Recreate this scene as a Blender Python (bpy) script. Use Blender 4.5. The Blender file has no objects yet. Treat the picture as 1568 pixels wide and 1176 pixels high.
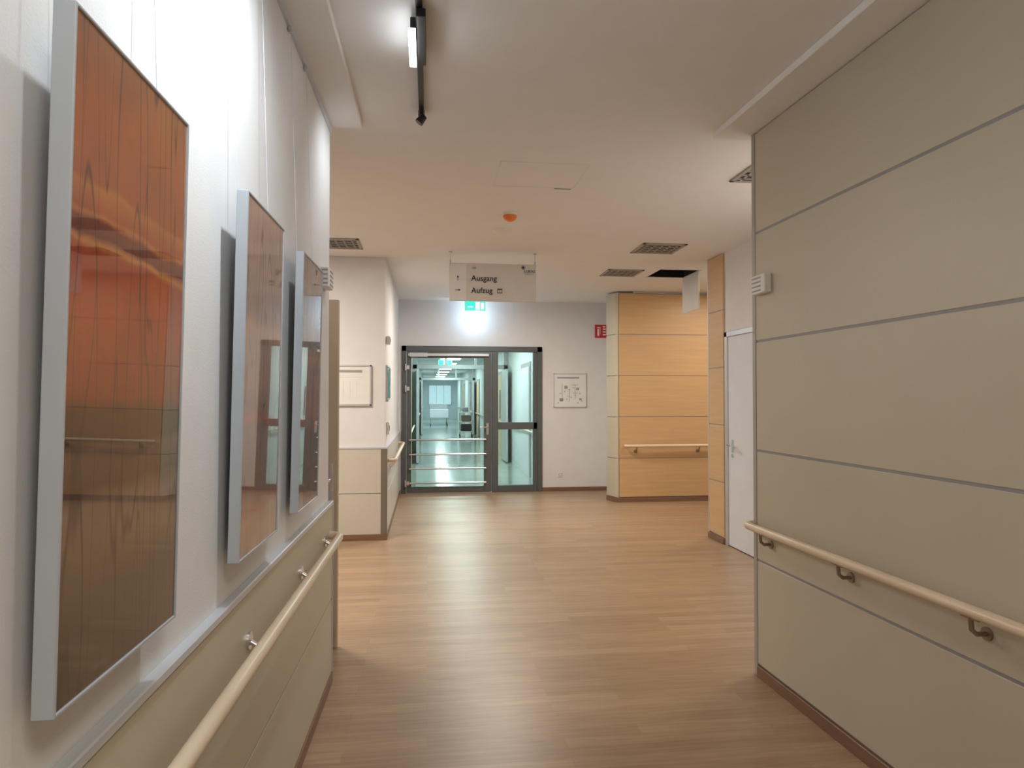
import bpy, math, random
from mathutils import Vector, Matrix
random.seed(4)
S=bpy.context.scene
try:
    S.view_settings.view_transform='Standard'
    S.view_settings.look='None'
except Exception: pass

# ---------------------------------------------------------------- materials
def _new(name):
    m=bpy.data.materials.new(name); m.use_nodes=True
    nt=m.node_tree; return m,nt,nt.nodes['Principled BSDF']
def M(name,col,rough=.5,metal=0.,var=.05,scale=6,bump=0,bscale=150,emit=None,es=0,coat=0,spec=.5):
    m,nt,p=_new(name)
    tc=nt.nodes.new('ShaderNodeTexCoord'); n=nt.nodes.new('ShaderNodeTexNoise')
    n.inputs['Scale'].default_value=scale; n.inputs['Detail'].default_value=4
    nt.links.new(tc.outputs['Object'],n.inputs['Vector'])
    r=nt.nodes.new('ShaderNodeValToRGB')
    r.color_ramp.elements[0].position=.3; r.color_ramp.elements[1].position=.7
    r.color_ramp.elements[0].color=(*[c*(1-var) for c in col],1)
    r.color_ramp.elements[1].color=(*[min(1,c*(1+var)) for c in col],1)
    nt.links.new(n.outputs['Fac'],r.inputs['Fac']); nt.links.new(r.outputs['Color'],p.inputs['Base Color'])
    p.inputs['Roughness'].default_value=rough; p.inputs['Metallic'].default_value=metal
    p.inputs['Specular IOR Level'].default_value=spec
    p.inputs['Coat Weight'].default_value=coat
    if bump:
        n2=nt.nodes.new('ShaderNodeTexNoise'); n2.inputs['Scale'].default_value=bscale
        nt.links.new(tc.outputs['Object'],n2.inputs['Vector'])
        b=nt.nodes.new('ShaderNodeBump'); b.inputs['Strength'].default_value=bump; b.inputs['Distance'].default_value=.004
        nt.links.new(n2.outputs['Fac'],b.inputs['Height']); nt.links.new(b.outputs['Normal'],p.inputs['Normal'])
    if emit:
        p.inputs['Emission Color'].default_value=(*emit,1); p.inputs['Emission Strength'].default_value=es
    return m
def Wood(name,c1,c2,sc=(2,2,30),rough=.45):
    m,nt,p=_new(name)
    tc=nt.nodes.new('ShaderNodeTexCoord'); mp=nt.nodes.new('ShaderNodeMapping'); mp.inputs['Scale'].default_value=sc
    n=nt.nodes.new('ShaderNodeTexNoise'); n.inputs['Scale'].default_value=2; n.inputs['Detail'].default_value=6
    r=nt.nodes.new('ShaderNodeValToRGB'); r.color_ramp.elements[0].position=.3; r.color_ramp.elements[1].position=.7
    r.color_ramp.elements[0].color=(*c1,1); r.color_ramp.elements[1].color=(*c2,1)
    nt.links.new(tc.outputs['Object'],mp.inputs['Vector']); nt.links.new(mp.outputs['Vector'],n.inputs['Vector'])
    nt.links.new(n.outputs['Fac'],r.inputs['Fac']); nt.links.new(r.outputs['Color'],p.inputs['Base Color'])
    p.inputs['Roughness'].default_value=rough
    return m
def FloorMat():
    m,nt,p=_new('oak_vinyl_floor'); L=nt.links.new
    tc=nt.nodes.new('ShaderNodeTexCoord')
    br=nt.nodes.new('ShaderNodeTexBrick'); br.inputs['Scale'].default_value=1
    br.inputs['Brick Width'].default_value=.95; br.inputs['Row Height'].default_value=.085
    br.inputs['Mortar Size'].default_value=.0006; br.inputs['Bias'].default_value=0
    br.offset=.37
    br.inputs['Color1'].default_value=(.415,.287,.180,1); br.inputs['Color2'].default_value=(.335,.222,.135,1)
    br.inputs['Mortar'].default_value=(.27,.175,.105,1)
    L(tc.outputs['Object'],br.inputs['Vector'])
    mp=nt.nodes.new('ShaderNodeMapping'); mp.inputs['Scale'].default_value=(2.2,30,1)
    n=nt.nodes.new('ShaderNodeTexNoise'); n.inputs['Scale'].default_value=1.5; n.inputs['Detail'].default_value=9; n.inputs['Roughness'].default_value=.65
    L(tc.outputs['Object'],mp.inputs['Vector']); L(mp.outputs['Vector'],n.inputs['Vector'])
    r=nt.nodes.new('ShaderNodeValToRGB'); r.color_ramp.elements[0].position=.3; r.color_ramp.elements[1].position=.72
    r.color_ramp.elements[0].color=(.78,.75,.72,1); r.color_ramp.elements[1].color=(1.12,1.12,1.12,1)
    L(n.outputs['Fac'],r.inputs['Fac'])
    mx=nt.nodes.new('ShaderNodeMix'); mx.data_type='RGBA'; mx.blend_type='MULTIPLY'; mx.inputs[0].default_value=1
    L(br.outputs['Color'],mx.inputs[6]); L(r.outputs['Color'],mx.inputs[7]); L(mx.outputs[2],p.inputs['Base Color'])
    p.inputs['Roughness'].default_value=.36
    n4=nt.nodes.new('ShaderNodeTexNoise'); n4.inputs['Scale'].default_value=120
    L(tc.outputs['Object'],n4.inputs['Vector'])
    b=nt.nodes.new('ShaderNodeBump'); b.inputs['Strength'].default_value=.05; b.inputs['Distance'].default_value=.001
    L(n4.outputs['Fac'],b.inputs['Height']); L(b.outputs['Normal'],p.inputs['Normal'])
    return m
def Paint(name,ramp,seed,line=.5,gain=1.):
    m,nt,p=_new(name); L=nt.links.new; N=nt.nodes.new
    tc=N('ShaderNodeTexCoord'); sp=N('ShaderNodeSeparateXYZ'); L(tc.outputs['Object'],sp.inputs[0])
    mr=N('ShaderNodeMapRange'); mr.inputs['From Min'].default_value=1.07; mr.inputs['From Max'].default_value=2.04
    L(sp.outputs['Z'],mr.inputs['Value'])
    mp=N('ShaderNodeMapping'); mp.inputs['Location'].default_value=(seed,seed,seed); mp.inputs['Scale'].default_value=(1,5,9)
    n=N('ShaderNodeTexNoise'); n.inputs['Scale'].default_value=1; n.inputs['Detail'].default_value=6
    L(tc.outputs['Object'],mp.inputs['Vector']); L(mp.outputs['Vector'],n.inputs['Vector'])
    a=N('ShaderNodeMath'); a.operation='MULTIPLY_ADD'; a.inputs[1].default_value=.06; L(n.outputs['Fac'],a.inputs[0])
    s=N('ShaderNodeMath'); s.operation='SUBTRACT'; s.inputs[1].default_value=.03
    L(mr.outputs['Result'],a.inputs[2]); L(a.outputs[0],s.inputs[0])
    r=N('ShaderNodeValToRGB'); cr=r.color_ramp
    while len(cr.elements)>1: cr.elements.remove(cr.elements[-1])
    cr.elements[0].position=ramp[0][0]; cr.elements[0].color=(*ramp[0][1],1)
    for t,c in ramp[1:]:
        e=cr.elements.new(t); e.color=(*c,1)
    L(s.outputs[0],r.inputs['Fac'])
    outs=[]
    for sc,sd,w in (((1,8,.75),0,.008),((1,12,1.3),11.3,.010),((1,17,.9),23.1,.007)):
        mp2=N('ShaderNodeMapping'); mp2.inputs['Location'].default_value=(seed*2+sd,seed+sd,sd); mp2.inputs['Scale'].default_value=sc
        n2=N('ShaderNodeTexNoise'); n2.inputs['Scale'].default_value=1; n2.inputs['Detail'].default_value=.6
        L(tc.outputs['Object'],mp2.inputs['Vector']); L(mp2.outputs['Vector'],n2.inputs['Vector'])
        d=N('ShaderNodeMath'); d.operation='SUBTRACT'; d.inputs[1].default_value=.5; L(n2.outputs['Fac'],d.inputs[0])
        ab=N('ShaderNodeMath'); ab.operation='ABSOLUTE'; L(d.outputs[0],ab.inputs[0])
        m2=N('ShaderNodeMapRange'); m2.inputs['From Min'].default_value=.001; m2.inputs['From Max'].default_value=w
        m2.inputs['To Min'].default_value=1-line; m2.inputs['To Max'].default_value=1; L(ab.outputs[0],m2.inputs['Value'])
        outs.append(m2)
    m2=N('ShaderNodeMath'); m2.operation='MULTIPLY'; L(outs[0].outputs['Result'],m2.inputs[0]); L(outs[1].outputs['Result'],m2.inputs[1])
    m4=N('ShaderNodeMath'); m4.operation='MULTIPLY'; L(m2.outputs[0],m4.inputs[0]); L(outs[2].outputs['Result'],m4.inputs[1])
    n3=N('ShaderNodeTexNoise'); n3.inputs['Scale'].default_value=9; n3.inputs['Detail'].default_value=8
    L(tc.outputs['Object'],n3.inputs['Vector'])
    m3=N('ShaderNodeMapRange'); m3.inputs['From Min'].default_value=.3; m3.inputs['From Max'].default_value=.7
    m3.inputs['To Min'].default_value=.78*gain; m3.inputs['To Max'].default_value=1.1*gain; L(n3.outputs['Fac'],m3.inputs['Value'])
    mu=N('ShaderNodeMath'); mu.operation='MULTIPLY'; L(m4.outputs[0],mu.inputs[0]); L(m3.outputs['Result'],mu.inputs[1])
    mx=N('ShaderNodeVectorMath'); mx.operation='SCALE'; L(r.outputs['Color'],mx.inputs[0]); L(mu.outputs[0],mx.inputs['Scale'])
    L(mx.outputs[0],p.inputs['Base Color'])
    p.inputs['Roughness'].default_value=.5; p.inputs['Coat Weight'].default_value=1; p.inputs['Coat Roughness'].default_value=.006
    p.inputs['Coat IOR'].default_value=2.0
    return m
def Glass(name,tint):
    m=bpy.data.materials.new(name); m.use_nodes=True; nt=m.node_tree
    for x in list(nt.nodes): nt.nodes.remove(x)
    o=nt.nodes.new('ShaderNodeOutputMaterial'); t=nt.nodes.new('ShaderNodeBsdfTransparent'); g=nt.nodes.new('ShaderNodeBsdfGlossy')
    t.inputs['Color'].default_value=(*tint,1); g.inputs['Roughness'].default_value=.02
    f=nt.nodes.new('ShaderNodeFresnel'); f.inputs['IOR'].default_value=1.45
    x=nt.nodes.new('ShaderNodeMixShader')
    nt.links.new(f.outputs[0],x.inputs[0]); nt.links.new(t.outputs[0],x.inputs[1]); nt.links.new(g.outputs[0],x.inputs[2])
    nt.links.new(x.outputs[0],o.inputs[0]); return m

WHITE=M('white_wallpaper',(.75,.745,.745),.75,var=.02,bump=.12,bscale=260)
CEIL=M('ceiling_paint',(.84,.835,.83),.85,var=.012)
FLOOR=FloorMat()
PANEL=M('beige_laminate',(.53,.485,.375),.42,var=.02,scale=2)
PANELF=M('light_greige_laminate',(.60,.565,.49),.42,var=.02,scale=2)
PANELW=Wood('warm_beech_laminate',(.585,.37,.185),(.64,.42,.22),(1,1,14),.4)
LEAF=Wood('door_beech',(.55,.44,.30),(.60,.49,.35),(3,3,.7))
ALU=M('brushed_aluminium',(.60,.61,.62),.4,.6,var=.03)
ALUD=M('joint_strip',(.22,.22,.21),.5,.1,var=.03)
SEAM=M('panel_seam',(.29,.295,.30),.55,.1,var=.03)
POST=M('edge_profile',(.40,.385,.35),.5,.2,var=.03)
ALUL=M('silver_rail',(.62,.66,.71),.38,.35,var=.02)
FRAMES=M('picture_frame_silver',(.48,.53,.58),.40,.35,var=.02)
BASE=Wood('baseboard_wood',(.18,.095,.055),(.24,.135,.08),(2,2,20))
RAIL=Wood('handrail_beech',(.66,.53,.38),(.74,.61,.45),(2,2,20),.35)
CHROME=M('bracket_steel',(.75,.75,.76),.25,1,var=.02)
BRACK=M('bracket_metal',(.30,.24,.18),.4,.6,var=.03)
BLACK=M('black_metal',(.012,.012,.013),.4,var=.05)
DARK=M('hatch_shade_lining',(.01,.009,.008),.9)  # near-black lining paints in the shade of the open hatch
DOORG=M('anthracite_frame',(.10,.11,.112),.45,.1,var=.03)
GLASS=Glass('safety_glass',(.86,.97,.95))
LILAC=M('white_door_laminate',(.70,.71,.77),.35,var=.02)
PLASTIC=M('white_plastic',(.78,.77,.75),.4,var=.02)
ORANGE=M('orange_plastic',(.85,.22,.04),.4,var=.03)
SIGNG=M('sign_board_grey',(.66,.64,.60),.45,var=.02)
SIGNL=M('sign_board_light',(.76,.76,.77),.45,var=.02)
INK=M('sign_ink',(.04,.045,.07),.5)
INKB=M('sign_ink_blue',(.05,.09,.25),.5)
RED=M('red_sign',(.55,.03,.03),.4,var=.02)
PAPER=M('paper_white',(.80,.80,.78),.35,var=.02,coat=.4)
GREY=M('grey_line',(.33,.34,.35),.5)
GREEN=M('exit_green',(.0,.5,.25),.4,emit=(.02,.85,.45),es=1.6)
EMW=M('exit_white',(.9,.9,.9),.4,emit=(.8,1,.95),es=3)
LAMPC=M('cool_lamp_diffuser',(.9,.9,.9),.4,emit=(.93,.97,1),es=7)
FCW=M('far_corridor_wall',(.68,.74,.74),.6,var=.02)
FCF=M('far_linoleum',(.36,.42,.385),.14,var=.08,scale=1.5)
FCP=M('far_light_wood',(.62,.50,.28),.5,var=.03)
BLUE=M('blue_fabric',(.22,.33,.48),.8,var=.1)
TEAL=M('teal_glass_print',(.05,.30,.28),.2,var=.3,scale=20,coat=.6)
VENT=M('vent_grey',(.36,.34,.32),.5)
VBACK=M('vent_back',(.08,.075,.07),.8)

# ---------------------------------------------------------------- mesh builder
class MB:
    def __init__(s,warp=None): s.v=[];s.f=[];s.m=[];s.sm=[];s.mats=[];s.warp=warp
    def mi(s,mat):
        if mat not in s.mats: s.mats.append(mat)
        return s.mats.index(mat)
    def add(s,vs,fs,mat,smooth=False):
        o=len(s.v); i=s.mi(mat)
        for v in vs:
            v=Vector(v)
            if s.warp: v=Vector(s.warp(v))
            s.v.append(v)
        for f in fs: s.f.append([o+k for k in f]); s.m.append(i); s.sm.append(smooth)
    def box(s,x0,x1,y0,y1,z0,z1,mat,b=0):
        if b<=0:
            vs=[(x0,y0,z0),(x1,y0,z0),(x1,y1,z0),(x0,y1,z0),(x0,y0,z1),(x1,y0,z1),(x1,y1,z1),(x0,y1,z1)]
            fs=[(0,3,2,1),(4,5,6,7),(0,1,5,4),(1,2,6,5),(2,3,7,6),(3,0,4,7)]
            s.add(vs,fs,mat); return
        def ring(i,z): return [(x0+i,y0,z),(x1-i,y0,z),(x1,y0+i,z),(x1,y1-i,z),(x1-i,y1,z),(x0+i,y1,z),(x0,y1-i,z),(x0,y0+i,z)]
        def ins(z):
            c=b; X0,X1,Y0,Y1=x0+c,x1-c,y0+c,y1-c
            return [(X0,Y0,z),(X1,Y0,z),(X1,Y0,z),(X1,Y1,z),(X1,Y1,z),(X0,Y1,z),(X0,Y1,z),(X0,Y0,z)]
        vs=ins(z0)+ring(b,z0+b)+ring(b,z1-b)+ins(z1)
        fs=[]
        for k in range(3):
            for j in range(8):
                a=k*8+j; c=k*8+(j+1)%8; fs.append((a,c,c+8,a+8))
        fs.append((7,5,3,1)); fs.append((24,26,28,30))
        s.add(vs,fs,mat)
    def prism(s,poly,z0,z1,mat):
        n=len(poly); vs=[(x,y,z0) for x,y in poly]+[(x,y,z1) for x,y in poly]
        fs=[tuple(range(n-1,-1,-1)),tuple(range(n,2*n))]+[(i,(i+1)%n,(i+1)%n+n,i+n) for i in range(n)]
        s.add(vs,fs,mat)
    def tube(s,path,r,mat,seg=14):
        P=[Vector(p) for p in path]; R=r if isinstance(r,(list,tuple)) else [r]*len(P)
        vs=[];fs=[];up=None
        for i,p in enumerate(P):
            t=((P[min(i+1,len(P)-1)]-P[max(i-1,0)])).normalized()
            if up is None:
                up=Vector((0,0,1)) if abs(t.z)<.9 else Vector((1,0,0))
            a=(up-t*up.dot(t)).normalized(); up=a; b=t.cross(a)
            for k in range(seg):
                w=2*math.pi*k/seg; vs.append(p+(a*math.cos(w)+b*math.sin(w))*R[i])
        for i in range(len(P)-1):
            for k in range(seg):
                a=i*seg+k; b2=i*seg+(k+1)%seg; fs.append((a,b2,b2+seg,a+seg))
        s.add(vs,fs,mat,True)
        n=len(vs); s.add(vs[:seg],[tuple(range(seg-1,-1,-1))],mat); s.add(vs[n-seg:],[tuple(range(seg))],mat)
    def build(s,name,parent=None):
        me=bpy.data.meshes.new(name); me.from_pydata([tuple(v) for v in s.v],[],s.f)
        for m in s.mats: me.materials.append(m)
        for p,i,sm in zip(me.polygons,s.m,s.sm): p.material_index=i; p.use_smooth=sm
        me.update()
        ob=bpy.data.objects.new(name,me); S.collection.objects.link(ob)
        if parent: ob.parent=parent
        return ob
H=3.0
H1=2.965                       # ceiling of the near hall (up to the step at Y=7.27)
xl=lambda y:-.565+.0122*y      # corridor-side face of near left wall
xr=lambda y:1.84-.0227*y       # corridor-side face of near right wall
WL=lambda v:(v.x+xl(v.y),v.y,v.z)
WR=lambda v:(v.x+xr(v.y),v.y,v.z)

# ---------------------------------------------------------------- floor / ceiling
b=MB(); b.box(-6.2,8.2,-4.2,10.76,-.12,0,FLOOR); b.build('floor')
b=MB(); b.box(-1.2,3.2,10.76,46,-.12,0,FCF); b.build('floor_far_corridor')
hx0,hx1,hy0,hy1=2.72,3.20,7.74,8.26
b=MB()
b.box(-6.2,8.2,-4.2,7.27,H1,H+.1,CEIL)
b.box(-6.2,hx0,7.27,10.8,H,H+.1,CEIL); b.box(hx1,8.2,7.27,10.8,H,H+.1,CEIL)
b.box(hx0,hx1,7.27,hy0,H,H+.1,CEIL); b.box(hx0,hx1,hy1,10.8,H,H+.1,CEIL)
b.box(hx0-.02,hx1+.02,hy0-.02,hy1+.02,H+.35,H+.4,DARK)
for a in ((hx0-.02,hx0,hy0,hy1),(hx1,hx1+.02,hy0,hy1),(hx0,hx1,hy0-.02,hy0),(hx0,hx1,hy1,hy1+.02)):
    b.box(*a,H+.1,H+.38,DARK)
for a in ((hx0,hx0+.004,hy0,hy1),(hx1-.004,hx1,hy0,hy1),(hx0,hx1,hy0,hy0+.004),(hx0,hx1,hy1-.004,hy1)):
    b.box(*a,H+.001,H+.12,DARK)  # slab edges lined dark so the lit opening reads as shaded
b.build('ceiling')
b=MB(); b.box(-1.2,3.2,10.8,46,2.72,2.82,M('far_ceiling',(.72,.75,.75),.8)); b.box(-1.2,3.2,10.82,10.86,2.7,3.1,WHITE); b.build('ceiling_far_corridor')
b=MB(WL); b.box(-.02,.17,-4,3.70,2.93,H1,CEIL,.003); b.box(0,.012,-4,3.70,2.905,2.93,ALUL); b.build('trim_1')
b=MB(WR); b.box(-.19,.02,-4,3.60,2.93,H1,CEIL,.003); b.build('trim_2')

# ---------------------------------------------------------------- near left wall
b=MB(WL)
b.box(-.14,0,-4.1,3.70,0,H,WHITE)
pt=.022
zs=[.06,.436,.93]
for i in range(2):
    z0=zs[i]+(.004 if i else 0); z1=zs[i+1]
    for y0,y1 in ((-4.1,-.6),(-.596,3.70)):
        b.box(.0,pt,y0,y1,z0,z1-.004,PANEL,.002)
b.box(0,pt-.006,-4.1,3.695,.05,.93,ALUD)
b.box(0,pt+.006,-4.1,3.705,.93,.952,ALUL,.003)
b.box(0,pt+.004,3.696,3.712,0,.93,ALU,.002)
b.build('wall_left')
b=MB(WL); b.box(0,.028,-4.1,3.705,0,.06,BASE,.003); b.build('baseboard_left')
b=MB(); b.box(-6.1,-.66,3.58,3.70,0,H,WHITE); b.box(-6.2,-6.08,3.6,7.4,0,H,WHITE); b.build('wall_left_return')

# ---------------------------------------------------------------- near right wall
JZ=[.07,.622,1.208,1.795,2.382,2.93]
b=MB(WR)
b.box(.02,.16,-4.1,3.50,0,H,WHITE)
b.box(.008,.02,-4.1,3.50,.04,2.93,ALUD)
for i in range(5):
    for y0,y1 in ((-4.1,-1.0),(-.994,3.495)):
        b.box(0,.02,y0,y1,JZ[i]+(.006 if i else 0),JZ[i+1]-.006,PANEL,.002)
for z in JZ[1:-1]: b.box(.003,.02,-4.1,3.495,z-.006,z+.006,SEAM)
b.box(-.004,.17,3.495,3.53,0,2.94,POST,.003)
b.build('wall_right')
b=MB(WR); b.box(-.006,.02,-4.1,3.5,0,.06,BASE,.003); b.build('baseboard_right')
b=MB(); b.box(1.93,3.15,3.38,3.50,0,H,WHITE); b.build('wall_right_return')

# ---------------------------------------------------------------- right alcove wall with door
X=3.0
b=MB(); b.box(X,X+.15,3.50,5.54,0,H1,WHITE); b.build('wall_alcove_near')
b=MB(); b.box(X,X+.15,5.54,6.62,2.152,H1,WHITE); b.build('wall_alcove_lintel')
b=MB(); b.box(X,X+.15,6.62,7.0,0,H,WHITE)
for i in range(5): b.box(X-.02,X,6.62,6.98,JZ[i]+.005,JZ[i+1]-.005+(.03 if i==4 else 0),PANELW,.002)
for z in JZ[1:-1]: b.box(X-.016,X,6.62,6.98,z-.006,z+.006,SEAM)
b.box(X-.024,X+.16,6.98,7.0,0,H-.03,ALU,.003)
b.build('wall_alcove_far')
b=MB(); b.box(X-.03,X-.0005,6.62,7.0,0,.06,BASE,.002); b.build('baseboard_alcove_far')
b=MB(); b.box(X-.012,X-.0005,3.5,5.53,0,.06,BASE,.002); b.build('baseboard_alcove_near')
b=MB()
b.box(X-.01,X+.15,5.542,5.60,0,2.15,ALU,.003); b.box(X-.01,X+.15,6.56,6.618,0,2.15,ALU,.003); b.box(X-.01,X+.15,5.542,6.618,2.10,2.15,ALU,.003)
b.box(X+.005,X+.045,5.60,6.56,.008,2.10,LILAC,.003)
b.tube([(X+.005,6.46,1.02),(X-.05,6.46,1.02),(X-.06,6.45,1.02),(X-.06,6.34,1.02)],.010,CHROME)
b.box(X-.002,X+.006,6.44,6.48,.94,1.07,CHROME,.002); b.tube([(X+.006,6.46,.91),(X-.006,6.46,.91)],.018,CHROME)
b.build('door_1')

# ---------------------------------------------------------------- far right wood panelled block
Yp=9.45
b=MB()
b.box(2.92,8.1,Yp+.02,10.9,0,H,WHITE)
b.prism([(2.60,9.70),(2.66,9.47),(2.70,9.452),(2.93,9.452),(2.93,9.72),(2.62,9.72)],0,H-.02,ALU)
b.box(2.705,8.0,Yp-.012,Yp+.02,.04,H-.03,ALUD)
for i in range(5):
    z1=JZ[i+1]-.005+(.04 if i==4 else 0)
    for x0,x1 in ((2.70,4.9),(4.905,8.0)): b.box(x0,x1,Yp-.025,Yp,JZ[i]+.005,z1,PANELW,.003)
    b.prism([(2.585,9.70),(2.645,9.462),(2.69,9.440),(2.70,9.46),(2.66,9.475),(2.605,9.705)],JZ[i]+.005,z1,PANEL)
for z in JZ[1:-1]: b.box(2.705,8.0,Yp-.02,Yp,z-.005,z+.005,SEAM)
b.box(8.0,8.2,6.9,9.6,0,H,WHITE)
b.build('wall_right_far')
b=MB(); b.box(2.66,8.0,Yp-.03,Yp,0,.06,BASE,.002); b.prism([(2.578,9.70),(2.64,9.455),(2.69,9.43),(2.70,9.47),(2.61,9.71)],0,.06,BASE); b.build('baseboard_right_far')
b=MB(); b.box(3.15,8.2,6.85,7.0,0,H,WHITE); b.build('wall_right_corridor_near')

# ---------------------------------------------------------------- far left wall (frontal + side)
XL=-.45
b=MB()
b.box(-6.1,XL,7.30,7.42,0,H,WHITE); b.box(XL-.12,XL,7.42,10.72,0,H,WHITE)
b.box(-6.1,XL+.01,7.276,7.30,.06,.48,PANELF,.002); b.box(-6.1,XL+.01,7.276,7.30,.488,.95,PANELF,.002)
b.box(-6.1,XL+.01,7.28,7.30,.05,.95,ALUD); b.box(-6.1,XL+.03,7.27,7.30,.95,.968,ALUL,.002)
b.box(XL-.035,XL+.030,7.266,7.33,.06,.95,M('corner_guard',(.22,.19,.16),.4,.3),.004)
b.box(XL,XL+.024,7.33,10.66,.06,.48,PANELF,.002); b.box(XL,XL+.024,7.33,10.66,.488,.95,PANELF,.002)
b.box(XL,XL+.018,7.33,10.66,.05,.95,ALUD); b.box(XL,XL+.03,7.30,10.66,.95,.968,ALUL,.002)
b.build('wall_left_far')
b=MB(); b.box(-6.1,XL+.03,7.262,7.30,0,.06,BASE,.002); b.box(XL,XL+.032,7.30,10.7,0,.06,BASE,.002); b.build('baseboard_left_far')

# ---------------------------------------------------------------- back wall with opening
Yb=10.70
b=MB()
b.box(-.6,-.40,Yb,Yb+.12,0,H,WHITE); b.box(-.40,1.80,Yb,Yb+.12,2.285,H,WHITE); b.box(1.80,2.95,Yb,Yb+.12,0,H,WHITE)
b.build('wall_back')
b=MB(); b.box(1.80,2.93,Yb-.014,Yb,0,.06,BASE,.003); b.build('baseboard_back')
b=MB(); b.box(-1,2.2,-4.2,-4.1,0,H,WHITE); b.build('wall_rear')

# ---------------------------------------------------------------- glazed fire door
E=bpy.data.objects.new('glazed_fire_door',None); S.collection.objects.link(E)
b=MB(); y0,y1=Yb-.03,Yb+.07
b.box(-.40,-.33,y0,y1,0,2.285,DOORG,.004); b.box(1.72,1.80,y0,y1,0,2.285,DOORG,.004)
b.box(-.40,1.80,y0,y1,2.20,2.285,DOORG,.004); b.box(1.0,1.10,y0,y1,0,2.2,DOORG,.004)
b.box(1.10,1.66,y0+.01,y1,0,.10,DOORG,.004); b.box(1.10,1.72,y0+.01,y1,.98,1.09,DOORG,.004)
b.box(1.66,1.72,y0+.01,y1,0,2.2,DOORG,.004)
b.box(-.33,1.0,y0,y1,0,.012,ALU)
b.build('frame',E)
b=MB(); y0,y1=Yb-.045,Yb+.02
b.box(-.325,-.25,y0,y1,.015,2.195,DOORG,.004); b.box(.875,.99,y0,y1,.015,2.195,DOORG,.004)
b.box(-.25,.875,y0,y1,2.10,2.195,DOORG,.004); b.box(-.25,.875,y0,y1,.015,.10,DOORG,.004)
b.build('door_leaf',E)
b=MB(); b.box(-.25,.875,Yb-.01,Yb-.004,.10,2.10,GLASS); b.box(1.10,1.66,Yb+.01,Yb+.016,.10,.98,GLASS); b.box(1.10,1.66,Yb+.01,Yb+.016,1.09,2.2,GLASS); b.build('glass',E)
b=MB()
for z in (.165,.385,.605,.83):
    b.tube([(-.27,Yb-.085,z),(.90,Yb-.085,z)],.014,CHROME)
    for x in (-.27,.90): b.tube([(x,Yb-.045,z),(x,Yb-.095,z)],.012,CHROME)
b.build('guard_bars',E)
b=MB()
b.box(-.30,.95,Yb-.09,Yb-.046,2.125,2.165,ALU,.004); b.box(-.28,0,Yb-.10,Yb-.05,2.11,2.175,ALU,.005)
for z in (.16,1.62,1.95): b.tube([(-.335,Yb-.06,z-.05),(-.335,Yb-.06,z+.05)],.016,CHROME); b.box(-.35,-.28,Yb-.055,Yb-.044,z-.03,z+.03,CHROME)
b.box(.91,.95,Yb-.055,Yb-.045,.90,1.08,CHROME,.002); b.tube([(.93,Yb-.05,1.02),(.93,Yb-.10,1.02),(.92,Yb-.105,1.02),(.81,Yb-.105,1.02)],.010,CHROME)
b.tube([(1.14,Yb+.09,1.15),(1.14,Yb+.09,1.6)],.012,CHROME)
b.tube([(1.14,Yb+.02,1.2),(1.14,Yb+.09,1.2)],.009,CHROME);b.tube([(1.14,Yb+.02,1.55),(1.14,Yb+.09,1.55)],.009,CHROME)
b.build('hardware',E)

# ---------------------------------------------------------------- corridor behind glass door
b=MB()
b.box(-.47,-.35,10.82,46,0,2.75,FCW)
for y in (13,17,21.5,26,31,36): 
    b.box(-.352,-.335,y,y+1.15,0,2.12,GREY,.003); b.box(-.345,-.32,y+.06,y+1.09,0,2.06,FCP if int(y)%2 else LILAC,.003)
b.build('wall_far_corridor_left')
b=MB()
b.box(1.9,2.02,10.82,46,0,2.75,FCW)
for y,m in ((12.5,LILAC),(17.0,FCP),(21.0,LILAC),(25,FCP),(30,LILAC),(35,FCP)):
    b.box(1.885,1.902,y,y+1.3,0,2.15,GREY,.003); b.box(1.87,1.895,y+.09,y+1.21,0,2.06,m,.003)
b.build('wall_far_corridor_right')
b=MB(); b.box(-.5,2.05,45,45.1,0,2.75,M('far_end_wall',(.56,.64,.69),.5))
FW=M('far_window',(.5,.6,.66),.2,emit=(.65,.82,.95),es=.55)
for x in (.1,.58,1.06): b.box(x,x+.44,44.95,45,1.0,2.2,FW)
for x in (.06,.54,1.02,1.50): b.box(x,x+.04,44.93,45,.96,2.24,PLASTIC)
b.box(.06,1.54,44.93,45,.94,1.0,PLASTIC); b.box(.06,1.54,44.93,45,2.2,2.26,PLASTIC)
b.build('wall_far_corridor_end')
for y in (16.2,27.5):
    b=MB()
    b.box(-.35,-.25,y,y+.08,0,2.6,ALU,.004); b.box(1.8,1.9,y,y+.08,0,2.6,ALU,.004); b.box(-.35,1.9,y,y+.08,2.15,2.25,ALU,.004); b.box(-.35,1.9,y,y+.08,2.62,2.72,ALU,.004)
    b.box(-.25,-.2,y-.9,y,.02,2.12,ALU,.004); b.box(1.75,1.8,y-.9,y,.02,2.12,ALU,.004)
    b.box(.4,.46,y,y+.08,2.25,2.62,ALU); b.box(1.1,1.16,y,y+.08,2.25,2.62,ALU)
    b.build('portal_frame')
for s_,x in ((1,-.29),(-1,1.84)):
    for ya,yb in ((11.3,15.1),(16.5,26.4),(27.8,44)):
        b=MB()
        b.tube([(x,ya,.86),(x,yb,.86)],.02,RAIL,8)
        y=ya+.4
        while y<yb: b.tube([(x,y,.86),(x-.055*s_,y,.80)],.008,CHROME,6); y+=2.4
        b.build('corridor_handrail')
for y in (12.2,14.6,18.2,21.5,24.8,29.5,33,37,41):
    b=MB(); b.box(.45,1.05,y-.6,y+.6,2.68,2.72,ALU,.004); b.box(.48,1.02,y-.57,y+.57,2.672,2.682,LAMPC); b.build('corridor_ceiling_lamp')
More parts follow.
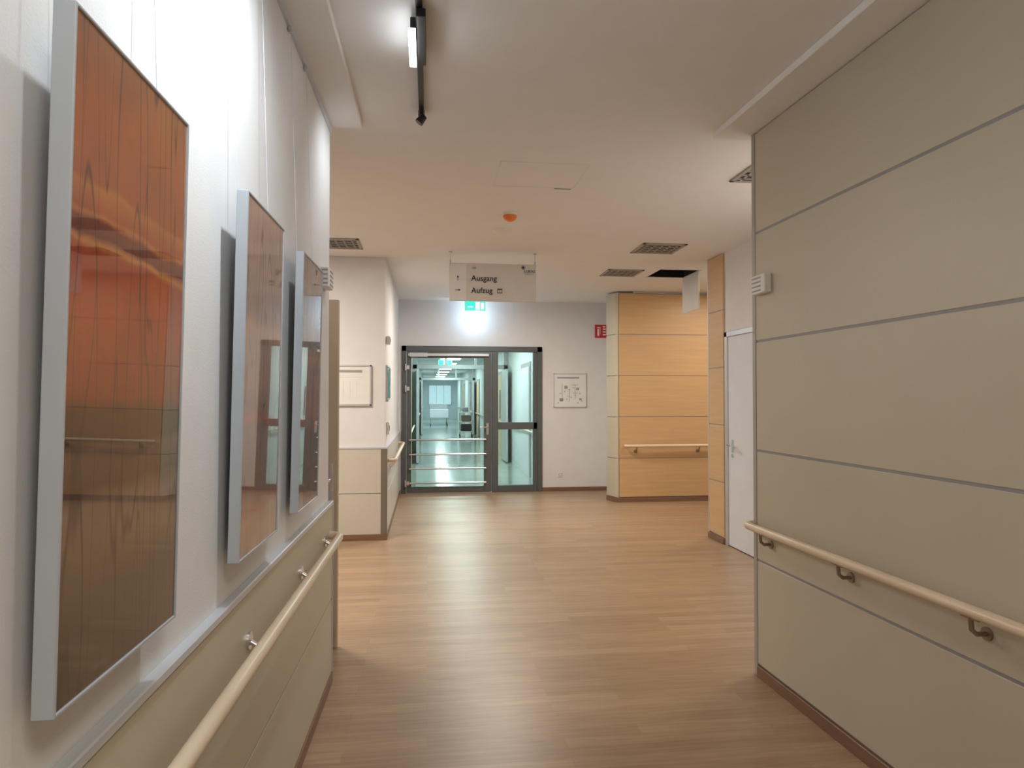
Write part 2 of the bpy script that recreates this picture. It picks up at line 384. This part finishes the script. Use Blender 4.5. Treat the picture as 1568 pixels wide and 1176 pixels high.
b=MB(); b.box(.3,.7,19.9,19.96,2.4,2.56,PLASTIC,.004); b.box(.32,.68,19.89,19.905,2.41,2.55,GREEN); b.box(.45,.55,19.885,19.892,2.43,2.53,EMW); b.box(.35,.65,19.9,19.96,2.56,2.72,ALU); b.build('exit_sign')
# hospital bed
b=MB(); bx=.15; by=35
for x in (bx,bx+.85):
    for y in (by,by+1.8): b.tube([(x,y,.05),(x,y,.45)],.025,ALU,8); b.tube([(x-.02,y,.06),(x+.02,y,.06)],.06,BLACK,12)
b.box(bx-.05,bx+.9,by-.1,by+1.95,.42,.5,ALU,.01); b.box(bx-.02,bx+.87,by,by+1.9,.5,.68,PAPER,.04); b.box(bx-.04,bx+.89,by+.05,by+1.3,.55,.74,BLUE,.04)
b.box(bx-.05,bx+.9,by-.12,by-.08,.4,.85,LILAC,.02); b.box(bx-.05,bx+.9,by+1.95,by+2.0,.4,1.1,LILAC,.02)
b.build('hospital_bed')
# service cart
b=MB(); cx=1.18; cy=25
for x in (cx,cx+.45):
    for y in (cy,cy+.6): b.tube([(x,y,.08),(x,y,1.0)],.015,ALU,8); b.tube([(x-.015,y,.05),(x+.015,y,.05)],.05,BLACK,12)
for z in (.2,.55,.9): b.box(cx-.02,cx+.47,cy-.02,cy+.62,z,z+.03,ALU,.005)
b.box(cx+.03,cx+.42,cy+.05,cy+.5,.23,.48,BLACK,.02); b.box(cx+.05,cx+.4,cy+.05,cy+.5,.58,.8,M('brown_bag',(.2,.15,.11),.8),.02); b.box(cx+.08,cx+.3,cy+.1,cy+.3,.93,1.1,M('grey_box',(.3,.3,.33),.6),.02)
b.build('service_cart')

# ---------------------------------------------------------------- left open door leaf (seen at end of left wall)
b=MB()
b.box(-1.46,-.53,4.18,4.225,.008,2.08,LEAF,.003)
b.box(-.60,-.56,4.172,4.18,.88,1.10,CHROME,.002)
b.tube([(-.58,4.18,1.0),(-.58,4.12,1.0),(-.59,4.11,1.0),(-.70,4.11,1.0)],.010,CHROME); b.tube([(-.58,4.18,.93),(-.58,4.165,.93)],.014,CHROME)
for z in (.3,1.0,1.8): b.tube([(-1.46,4.20,z-.05),(-1.46,4.20,z+.05)],.012,CHROME)
b.build('open_wooden_door_leaf')
b=MB(); b.box(-1.56,-1.475,4.15,4.25,0,2.14,ALU,.004); b.box(-1.56,-1.475,3.70,4.15,0,H,WHITE); b.box(-1.56,-1.475,4.15,4.25,2.14,H,WHITE); b.build('wall_left_jamb')

# ---------------------------------------------------------------- handrails
def arc_end(x,y,z,dx,dy):
    pts=[]
    for k in range(7):
        a=k/6*math.pi/2; pts.append((x+dx*(1-math.cos(a)),y+dy*math.sin(a),z))
    return pts
b=MB(WL)
b.tube([(.082,-4,.792),(.082,1,.792),(.082,3.52,.792)]+arc_end(.082,3.52,.792,-.055,.06)[1:],.0205,RAIL,18)
for y in (-2.5,-1.75,-1.0,-.22,.55,1.32,2.08,2.85,3.45):
    b.tube([(.022,y,.79),(.030,y,.79)],.026,CHROME,24)
    b.tube([(.03,y,.785),(.050,y,.772),(.070,y,.765),(.082,y,.776)],.0075,CHROME,10)
b.build('handrail')
b=MB(WR)
b.tube([(-.062,-4,.81),(-.062,1,.81),(-.062,3.46,.81)]+arc_end(-.062,3.46,.81,.055,.06)[1:],.0205,RAIL,18)
for y in (-2.1,-1.42,-.74,-.05,.63,1.32,2.01,2.70,3.35):
    b.tube([(0,y,.735),(-.008,y,.735)],.022,BRACK,20)
    b.tube([(-.008,y,.735),(-.040,y,.735),(-.058,y,.75),(-.062,y,.792)],.008,BRACK,10)
    b.box(-.068,-.056,y-.035,y+.035,.786,.792,BRACK)
b.build('handrail')
b=MB()
b.tube([(XL+.10,7.55,.81),(XL+.10,10.2,.81)]+arc_end(XL+.10,10.2,.81,-.075,.07)[1:],.021,RAIL,16)
b.tube([(XL+.03,7.48,.81),(XL+.07,7.49,.81),(XL+.10,7.55,.81)],.021,RAIL,16)
for y in (7.8,8.7,9.6): b.tube([(XL+.024,y,.74),(XL+.07,y,.74),(XL+.10,y,.79)],.009,CHROME,10); b.tube([(XL+.024,y,.74),(XL+.032,y,.74)],.024,CHROME,16)
b.build('handrail')
b=MB()
b.tube([(2.78,Yp-.03,.80),(2.79,Yp-.08,.80),(2.83,Yp-.10,.80),(7.8,Yp-.10,.80)],.021,RAIL,16)
for x in (2.93,3.85,4.8,5.7): b.tube([(x,Yp-.025,.72),(x,Yp-.08,.72),(x,Yp-.10,.78)],.009,BRACK,10); b.tube([(x,Yp-.025,.72),(x,Yp-.034,.72)],.026,BRACK,16)
b.build('handrail')

# ---------------------------------------------------------------- framed pictures
r1=[(0,(.045,.035,.018)),(.13,(.075,.055,.028)),(.20,(.17,.11,.065)),(.27,(.24,.16,.11)),(.30,(.07,.04,.03)),(.36,(.10,.06,.05)),(.375,(.015,.010,.01)),(.415,(.030,.012,.01)),(.44,(.24,.030,.010)),(.56,(.38,.042,.008)),(.655,(.40,.055,.010)),(.665,(.62,.22,.04)),(.675,(.18,.03,.008)),(.70,(.20,.035,.01)),(.71,(.55,.17,.03)),(.72,(.42,.08,.012)),(.755,(.52,.16,.02)),(.765,(.42,.09,.012)),(.88,(.44,.11,.014)),(1,(.34,.11,.02))]
r2=[(0,(.42,.25,.18)),(.1,(.36,.20,.15)),(.12,(.40,.09,.07)),(.13,(.28,.13,.10)),(.35,(.22,.13,.11)),(.37,(.40,.12,.09)),(.40,(.30,.13,.10)),(.6,(.42,.24,.18)),(.64,(.52,.26,.13)),(.68,(.34,.19,.15)),(1,(.42,.27,.22))]  # pinkish base colours lightened to paint in the glass reflections
r3=[(0,(.28,.14,.11)),(.28,(.09,.05,.05)),(.36,(.38,.11,.08)),(.55,(.34,.14,.11)),(.6,(.52,.20,.08)),(.66,(.20,.13,.12)),(1,(.34,.24,.24))]  # also lightened: corridor reflection painted into the picture's colours
for i,(ya,rp) in enumerate(((.985,r1),(1.845,r2),(2.60,r3))):
    yb=ya+.43; z0,z1=1.068,2.04
    off=.048
    wp=lambda v:(v.x+xl(v.y)+off-.018+(v.z-1.07)*.018,v.y,v.z)
    E=bpy.data.objects.new('framed_painting',None); S.collection.objects.link(E)
    b=MB(wp); fw=.006
    d0,d1=0,.030
    b.box(d0,d1,ya,ya+fw,z0,z1,FRAMES,.0015); b.box(d0,d1,yb-fw,yb,z0,z1,FRAMES,.0015)
    b.box(d0,d1,ya+fw,yb-fw,z0,z0+fw,FRAMES,.0015); b.box(d0,d1,ya+fw,yb-fw,z1-fw,z1,FRAMES,.0015)
    b.box(d0,d0+.004,ya+fw,yb-fw,z0+fw,z1-fw,GREY)
    b.build('frame',E)
    b=MB(wp); b.box(.02,.027,ya+fw,yb-fw,z0+fw,z1-fw,Paint('painting_with_reflection_%d'%i,rp,3.1+i*7.7,.66,.85)); b.build('canvas',E)
    b=MB()
    for y in (ya+.06,yb-.06):
        xt=xl(y)
        b.tube([(xt+.040,y,z1-.02),(xt+.012,y,2.90)],.0009,ALUL,6); b.box(xt+.003,xt+.018,y-.008,y+.008,2.885,2.91,ALUL,.002)
    b.build('hanging_wires',E)

# ---------------------------------------------------------------- small projecting louvre signs
def louvre(warp,s_,yc,zc):
    b=MB(warp); xs=sorted((0,s_*.04))
    b.box(xs[0],xs[1],yc-.07,yc+.07,zc-.05,zc+.05,PLASTIC,.004)
    for k in range(4):
        z=zc-.033+k*.022; xx=sorted((s_*.040,s_*.042)); b.box(xx[0],xx[1],yc-.03,yc+.058,z-.004,z+.004,GREY)
        b.box(xs[0]+.006,xs[1]-.006,yc-.072,yc-.070,z-.004,z+.004,GREY if s_>0 else SIGNL)
    b.build('corridor_signal_lamp')
louvre(WR,-1,3.40,2.09); louvre(WL,1,3.50,2.09)

# ---------------------------------------------------------------- hanging sign
Ys=6.90
E=bpy.data.objects.new('hanging_direction_sign',None); S.collection.objects.link(E)
b=MB(); b.box(.215,1.10,Ys-.012,Ys+.012,2.465,2.850,SIGNG,.003); b.box(.222,.385,Ys-.0135,Ys-.011,2.472,2.843,SIGNL)
b.build('board',E)
b=MB()
for x in (.225,1.09):
    b.tube([(x,Ys,2.845),(x,Ys,H1)],.004,ALU,8); b.tube([(x,Ys,H1-.012),(x,Ys,H1)],.018,ALU,14); b.box(x-.008,x+.008,Ys-.014,Ys+.014,2.83,2.88,ALU,.002)
b.build('suspension_rods',E)
b=MB(); yy=(Ys-.0155,Ys-.0135)
def tri(P,m): b.add([(x,yy[0],z) for x,z in P],[tuple(range(len(P)))],m)
zA=2.695; xa=.30
b.box(xa-.003,xa+.003,*yy,zA-.025,zA+.012,INK); tri([(xa-.012,zA+.008),(xa+.012,zA+.008),(xa,zA+.028)],INK)
zB=2.575
b.box(xa-.025,xa+.012,*yy,zB-.003,zB+.003,INK); tri([(xa+.008,zB-.012),(xa+.028,zB),(xa+.008,zB+.012)],INK)
b.box(.70,.75,*yy,2.548,2.595,INK); b.box(.706,.724,Ys-.0165,Ys-.015,2.555,2.58,SIGNG); b.box(.728,.745,Ys-.0165,Ys-.015,2.555,2.58,SIGNG)
zl=2.815;xL=.965
for k in range(4):
    a=k*math.pi/4; c,s_=math.cos(a)*.022,math.sin(a)*.022; n1,n2=-math.sin(a)*.003,math.cos(a)*.003
    tri([(xL-c-n1,zl-s_-n2),(xL+c-n1,zl+s_-n2),(xL+c+n1,zl+s_+n2),(xL-c+n1,zl-s_+n2)],INKB)
b.build('pictograms',E)
def text(body,x,z,size,mat,y,par,name='lettering',rz=0,bold=.0):
    c=bpy.data.curves.new(name,'FONT'); c.body=body; c.size=size; c.extrude=.0006; c.offset=bold
    o=bpy.data.objects.new(name,c); o.location=(x,y,z); o.rotation_euler=(math.pi/2,0,rz); c.materials.append(mat)
    S.collection.objects.link(o); o.parent=par; return o
text('Ausgang',.435,2.672,.078,INK,Ys-.0142,E,bold=.0012); text('Aufzug',.435,2.548,.078,INK,Ys-.0142,E,bold=.0012)
text('U00',.435,2.79,.030,GREY,Ys-.0142,E); text('LUKAS',.975,2.765,.038,INKB,Ys-.0142,E,bold=.0006); text('KRANKENHAUS',.975,2.745,.012,GREY,Ys-.0142,E)

# ---------------------------------------------------------------- exit sign near back wall
E=bpy.data.objects.new('exit_sign',None); S.collection.objects.link(E)
b=MB(); b.box(.56,.87,10.36,10.43,2.805,2.955,PLASTIC,.004); b.box(.60,.83,10.37,10.42,2.955,H,ALU); b.build('housing',E)
b=MB(); b.box(.568,.862,10.352,10.36,2.812,2.948,GREEN); b.box(.72,.78,10.349,10.353,2.82,2.935,EMW)
b.box(.60,.68,10.349,10.353,2.855,2.87,EMW); b.box(.80,.845,10.349,10.353,2.83,2.925,EMW); b.build('pictogram',E)
b=MB(); b.box(.58,.85,10.37,10.42,2.799,2.806,EMW); b.build('downlight_strip',E)

# ---------------------------------------------------------------- wall mounted items
b=MB(); X0,X1,Z0,Z1=1.985,2.52,1.325,1.865
b.box(X0,X1,Yb-.016,Yb-.002,Z0,Z1,PAPER,.003); 
for a in ((X0,X0+.012,Z0,Z1),(X1-.012,X1,Z0,Z1),(X0,X1,Z0,Z0+.012),(X0,X1,Z1-.012,Z1)): b.box(a[0],a[1],Yb-.021,Yb-.015,a[2],a[3],ALU)
b.box(X0+.06,X1-.12,Yb-.018,Yb-.0155,1.785,1.81,GREY)
for x,z,w,h in ((2.12,1.42,.006,.28),(2.20,1.50,.05,.006),(2.24,1.42,.006,.2),(2.33,1.45,.006,.24),(2.28,1.68,.1,.006),(2.30,1.55,.07,.006),(2.08,1.42,.06,.05),(2.40,1.44,.04,.03),(2.16,1.62,.05,.05),(2.35,1.6,.05,.04)):
    b.box(x,x+w,Yb-.018,Yb-.0155,z,z+h,GREY)
for k in range(12):
    x=2.05+.035*k; z=1.39+.03*(k*5%9); b.box(x,x+.02,Yb-.0175,Yb-.0155,z,z+.012,SEAM)
b.build('floor_plan_board')
b=MB(); X0,X1,Z0,Z1=-1.14,-.585,1.40,1.83; Yf=7.30
b.box(X0,X1,Yf-.018,Yf-.001,Z0,Z1,PAPER,.003)
for a in ((X0,X0+.018,Z0,Z1),(X1-.018,X1,Z0,Z1),(X0,X1,Z0,Z0+.018),(X0,X1,Z1-.018,Z1)): b.box(a[0],a[1],Yf-.026,Yf-.016,a[2],a[3],ALU,.002)
b.box(-1.02,-.68,Yf-.020,Yf-.017,1.75,1.775,GREY); b.box(-1.02,-.68,Yf-.020,Yf-.017,1.70,1.708,SIGNL)
for k in range(5): b.box(-1.02+.07*k,-1.015+.07*k,Yf-.02,Yf-.017,1.48,1.66,SIGNL)
b.build('notice_board')
b=MB(); b.box(XL,XL+.02,7.48,8.02,1.46,1.84,ALUL,.003); b.box(XL+.02,XL+.023,7.50,8.00,1.48,1.82,TEAL); b.build('wall_plan_sign')
b=MB(); b.box(XL,XL+.05,7.44,7.52,2.06,2.15,PLASTIC,.01); b.box(XL+.05,XL+.053,7.455,7.505,2.09,2.12,GREY); b.build('wall_sensor')
b=MB(); b.box(XL,XL+.03,7.6,7.72,1.08,1.22,PLASTIC,.006); b.box(XL+.03,XL+.034,7.62,7.70,1.12,1.18,GREY,.001); b.build('light_switch')
b=MB(); b.box(2.66,2.86,Yb-.012,Yb-.001,2.44,2.65,RED,.003)
b.box(2.70,2.73,Yb-.014,Yb-.011,2.47,2.58,PAPER); b.box(2.695,2.75,Yb-.014,Yb-.011,2.595,2.61,PAPER); b.box(2.745,2.75,Yb-.014,Yb-.011,2.50,2.60,PAPER)
for k in range(3): b.box(2.79,2.84,Yb-.014,Yb-.011,2.48+.045*k,2.50+.045*k,PAPER)
b.add([(2.78,Yb-.013,2.63),(2.84,Yb-.013,2.63),(2.81,Yb-.013,2.60)],[(0,1,2)],PAPER)
b.build('fire_extinguisher_sign')
b=MB(); b.box(2.05,2.13,Yb-.01,Yb-.001,.22,.30,PLASTIC,.004); b.tube([(2.09,Yb-.009,.26),(2.09,Yb-.013,.26)],.025,GREY,18); b.tube([(2.09,Yb-.012,.26),(2.09,Yb-.014,.26)],.02,PLASTIC,18); b.build('wall_socket')

# ---------------------------------------------------------------- ceiling items
def vent(cx,cy,s=.44,z=H):
    b=MB(); h=s/2
    for a in ((cx-h,cx-h+.03,cy-h,cy+h),(cx+h-.03,cx+h,cy-h,cy+h),(cx-h,cx+h,cy-h,cy-h+.03),(cx-h,cx+h,cy+h-.03,cy+h)): b.box(*a,z-.010,z-.001,VENT,.002)
    b.box(cx-h+.01,cx+h-.01,cy-h+.01,cy+h-.01,z-.003,z-.001,VBACK)
    for k in range(5):
        x=cx-h+.03+(k+.5)*(s-.06)/5; b.box(x-.009,x+.009,cy-h+.02,cy+h-.02,z-.009,z-.003,VENT)
        y=cy-h+.03+(k+.5)*(s-.06)/5; b.box(cx-h+.02,cx+h-.02,y-.009,y+.009,z-.009,z-.003,VENT)
    b.build('ceiling_vent')
vent(2.26,6.50,.44,H1); vent(2.33,8.03); vent(-.86,6.66,.44,H1); vent(2.25,4.18,.44,H1)
b=MB(); b.box(hx1-.018,hx1-.005,hy0+.006,hy1-.006,H-.46,H-.005,PLASTIC,.003)
b.box(hx0-.02,hx0,hy0-.02,hy1+.02,H-.006,H,PLASTIC); b.box(hx1,hx1+.02,hy0-.02,hy1+.02,H-.006,H,PLASTIC); b.box(hx0,hx1,hy0-.02,hy0,H-.006,H,PLASTIC); b.box(hx0,hx1,hy1,hy1+.02,H-.006,H,PLASTIC)
for y in (hy0+.08,hy1-.08): b.tube([(hx1-.006,y-.02,H-.004),(hx1-.006,y+.02,H-.004)],.006,ALU,8)
b.build('ceiling_access_hatch')
b=MB(); cx,cy=.65,5.40
b.tube([(cx,cy,H1),(cx,cy,H1-.020)],.062,PLASTIC,28)
b.tube([(cx,cy,H1-.020),(cx,cy,H1-.028),(cx,cy,H1-.048),(cx,cy,H1-.062),(cx,cy,H1-.068)],[.054,.056,.048,.028,.006],ORANGE,28); b.build('smoke_detector')
b=MB(); b.tube([(.65,5.97,H1),(.65,5.97,H1-.008),(.65,5.97,H1-.014)],[.09,.088,.06],PLASTIC,32); b.build('ceiling_speaker')
b=MB()
for a in ((.45,1.02,4.695,4.70),(.45,1.02,4.20,4.205),(.45,.455,4.2,4.7),(1.015,1.02,4.2,4.7)): b.box(*a,H1-.0015,H1,SIGNL)
b.box(.88,1.0,4.70,4.712,H1-.006,H1-.001,VENT); b.build('ceiling_panel_trim')

# ---------------------------------------------------------------- track light
E=bpy.data.objects.new('track_light',None); S.collection.objects.link(E)
tx=-.035
b=MB(); b.box(tx-.013,tx+.013,-.2,3.52,H1-.028,H1,BLACK,.002); b.box(tx-.016,tx+.016,3.49,3.53,H1-.033,H1,BLACK,.003); b.build('track',E)
b=MB()
b.box(tx-.012,tx+.025,2.52,2.90,H1-.06,H1-.027,BLACK,.003); b.build('adapter',E)
b=MB(); b.box(tx-.034,tx-.014,2.58,2.86,H1-.075,H1-.030,BLACK,.003); b.box(tx-.042,tx-.014,2.58,2.86,H1-.088,H1-.074,M('track_lamp_face',(.9,.9,.9),.3,emit=(.92,.97,1),es=13)); b.build('linear_lamp_head',E)
b=MB()
for y in (3.47,1.60,.8):
    b.tube([(tx,y,H1-.028),(tx,y,H1-.05)],.010,BLACK,10)
    d=Vector((-.6,0,-.8)).normalized(); c=Vector((tx,y,H1-.06))
    b.tube([c-d*.022,c+d*.022],[.018,.022],BLACK,16)
b.build('spot_heads',E)

# ---------------------------------------------------------------- lights
def area(name,loc,sx,sy,e,col,rot=(0,0,0)):
    l=bpy.data.lights.new(name,'AREA'); l.shape='RECTANGLE'; l.size=sx; l.size_y=sy; l.energy=e; l.color=col
    o=bpy.data.objects.new(name,l); o.location=loc; o.rotation_euler=rot; S.collection.objects.link(o); return o
def lum(cx,cy,w,d,e,col,z=H1):  # side-hall lamps, and housing for the added fill lights
    E=bpy.data.objects.new('ceiling_and_fill_lamp',None); S.collection.objects.link(E)
    b=MB()
    for a in ((cx-w/2-.03,cx-w/2,cy-d/2-.03,cy+d/2+.03),(cx+w/2,cx+w/2+.03,cy-d/2-.03,cy+d/2+.03),(cx-w/2,cx+w/2,cy-d/2-.03,cy-d/2),(cx-w/2,cx+w/2,cy+d/2,cy+d/2+.03)):
        b.box(*a,z-.025,z,PLASTIC,.003)
    b.build('lamp_frame',E)
    o=area('lamp_panel',(cx,cy,z-.012),w,d,e,col); o.parent=E
WARM=(1,.87,.71); NEUT=(1,.905,.80); COOL=(.86,.94,1)
lum(.9,8.5,.55,.30,64,NEUT,H)  # added fill for the far floor, kept out of view behind the sign
lum(-1.75,5.6,.9,.5,76,NEUT)
lum(2.72,4.15,.4,.5,24,NEUT)
lum(4.3,8.1,.9,.5,37,WARM,H)
lum(-3.6,5.6,.9,.5,30,NEUT)
lum(.65,-.75,.6,.9,44,NEUT)  # added ambient fill, unseen above and behind the camera
def spot(name,loc,tgt,e,col,ang,blend=.8,r=.03):
    l=bpy.data.lights.new(name,'SPOT'); l.energy=e; l.color=col; l.spot_size=math.radians(ang); l.spot_blend=blend; l.shadow_soft_size=r
    o=bpy.data.objects.new(name,l); o.location=loc
    o.rotation_euler=(Vector(tgt)-Vector(loc)).to_track_quat('-Z','Y').to_euler(); S.collection.objects.link(o); return o
for y,e in ((3.47,12),(1.60,68),(.8,22)):
    spot('track_spot_beam',(tx-.035,y,H1-.10),(-.56,y+.15,2.35),e,COOL,120,1)
l=bpy.data.lights.new('exit_sign_glow','POINT'); l.energy=6; l.color=(.55,.78,1); l.shadow_soft_size=.03
o=bpy.data.objects.new('exit_sign_glow',l); o.location=(.715,10.45,2.74); S.collection.objects.link(o)
for y in (13.5,19.5,26,34,42):
    area('corridor_light',(.75,y,2.66),.5,1.6,52,(.94,1,.985))

w=bpy.data.worlds.new('world'); S.world=w; w.use_nodes=True
w.node_tree.nodes['Background'].inputs[0].default_value=(.6,.65,.7,1); w.node_tree.nodes['Background'].inputs[1].default_value=.05

# ---------------------------------------------------------------- camera
c=bpy.data.cameras.new('camera'); c.sensor_width=36; c.lens=24; c.clip_start=.02; c.clip_end=200
o=bpy.data.objects.new('camera',c); o.location=(0,0,1.5); o.rotation_euler=(math.radians(91.04),0,math.radians(-7.04))
S.collection.objects.link(o); S.camera=o
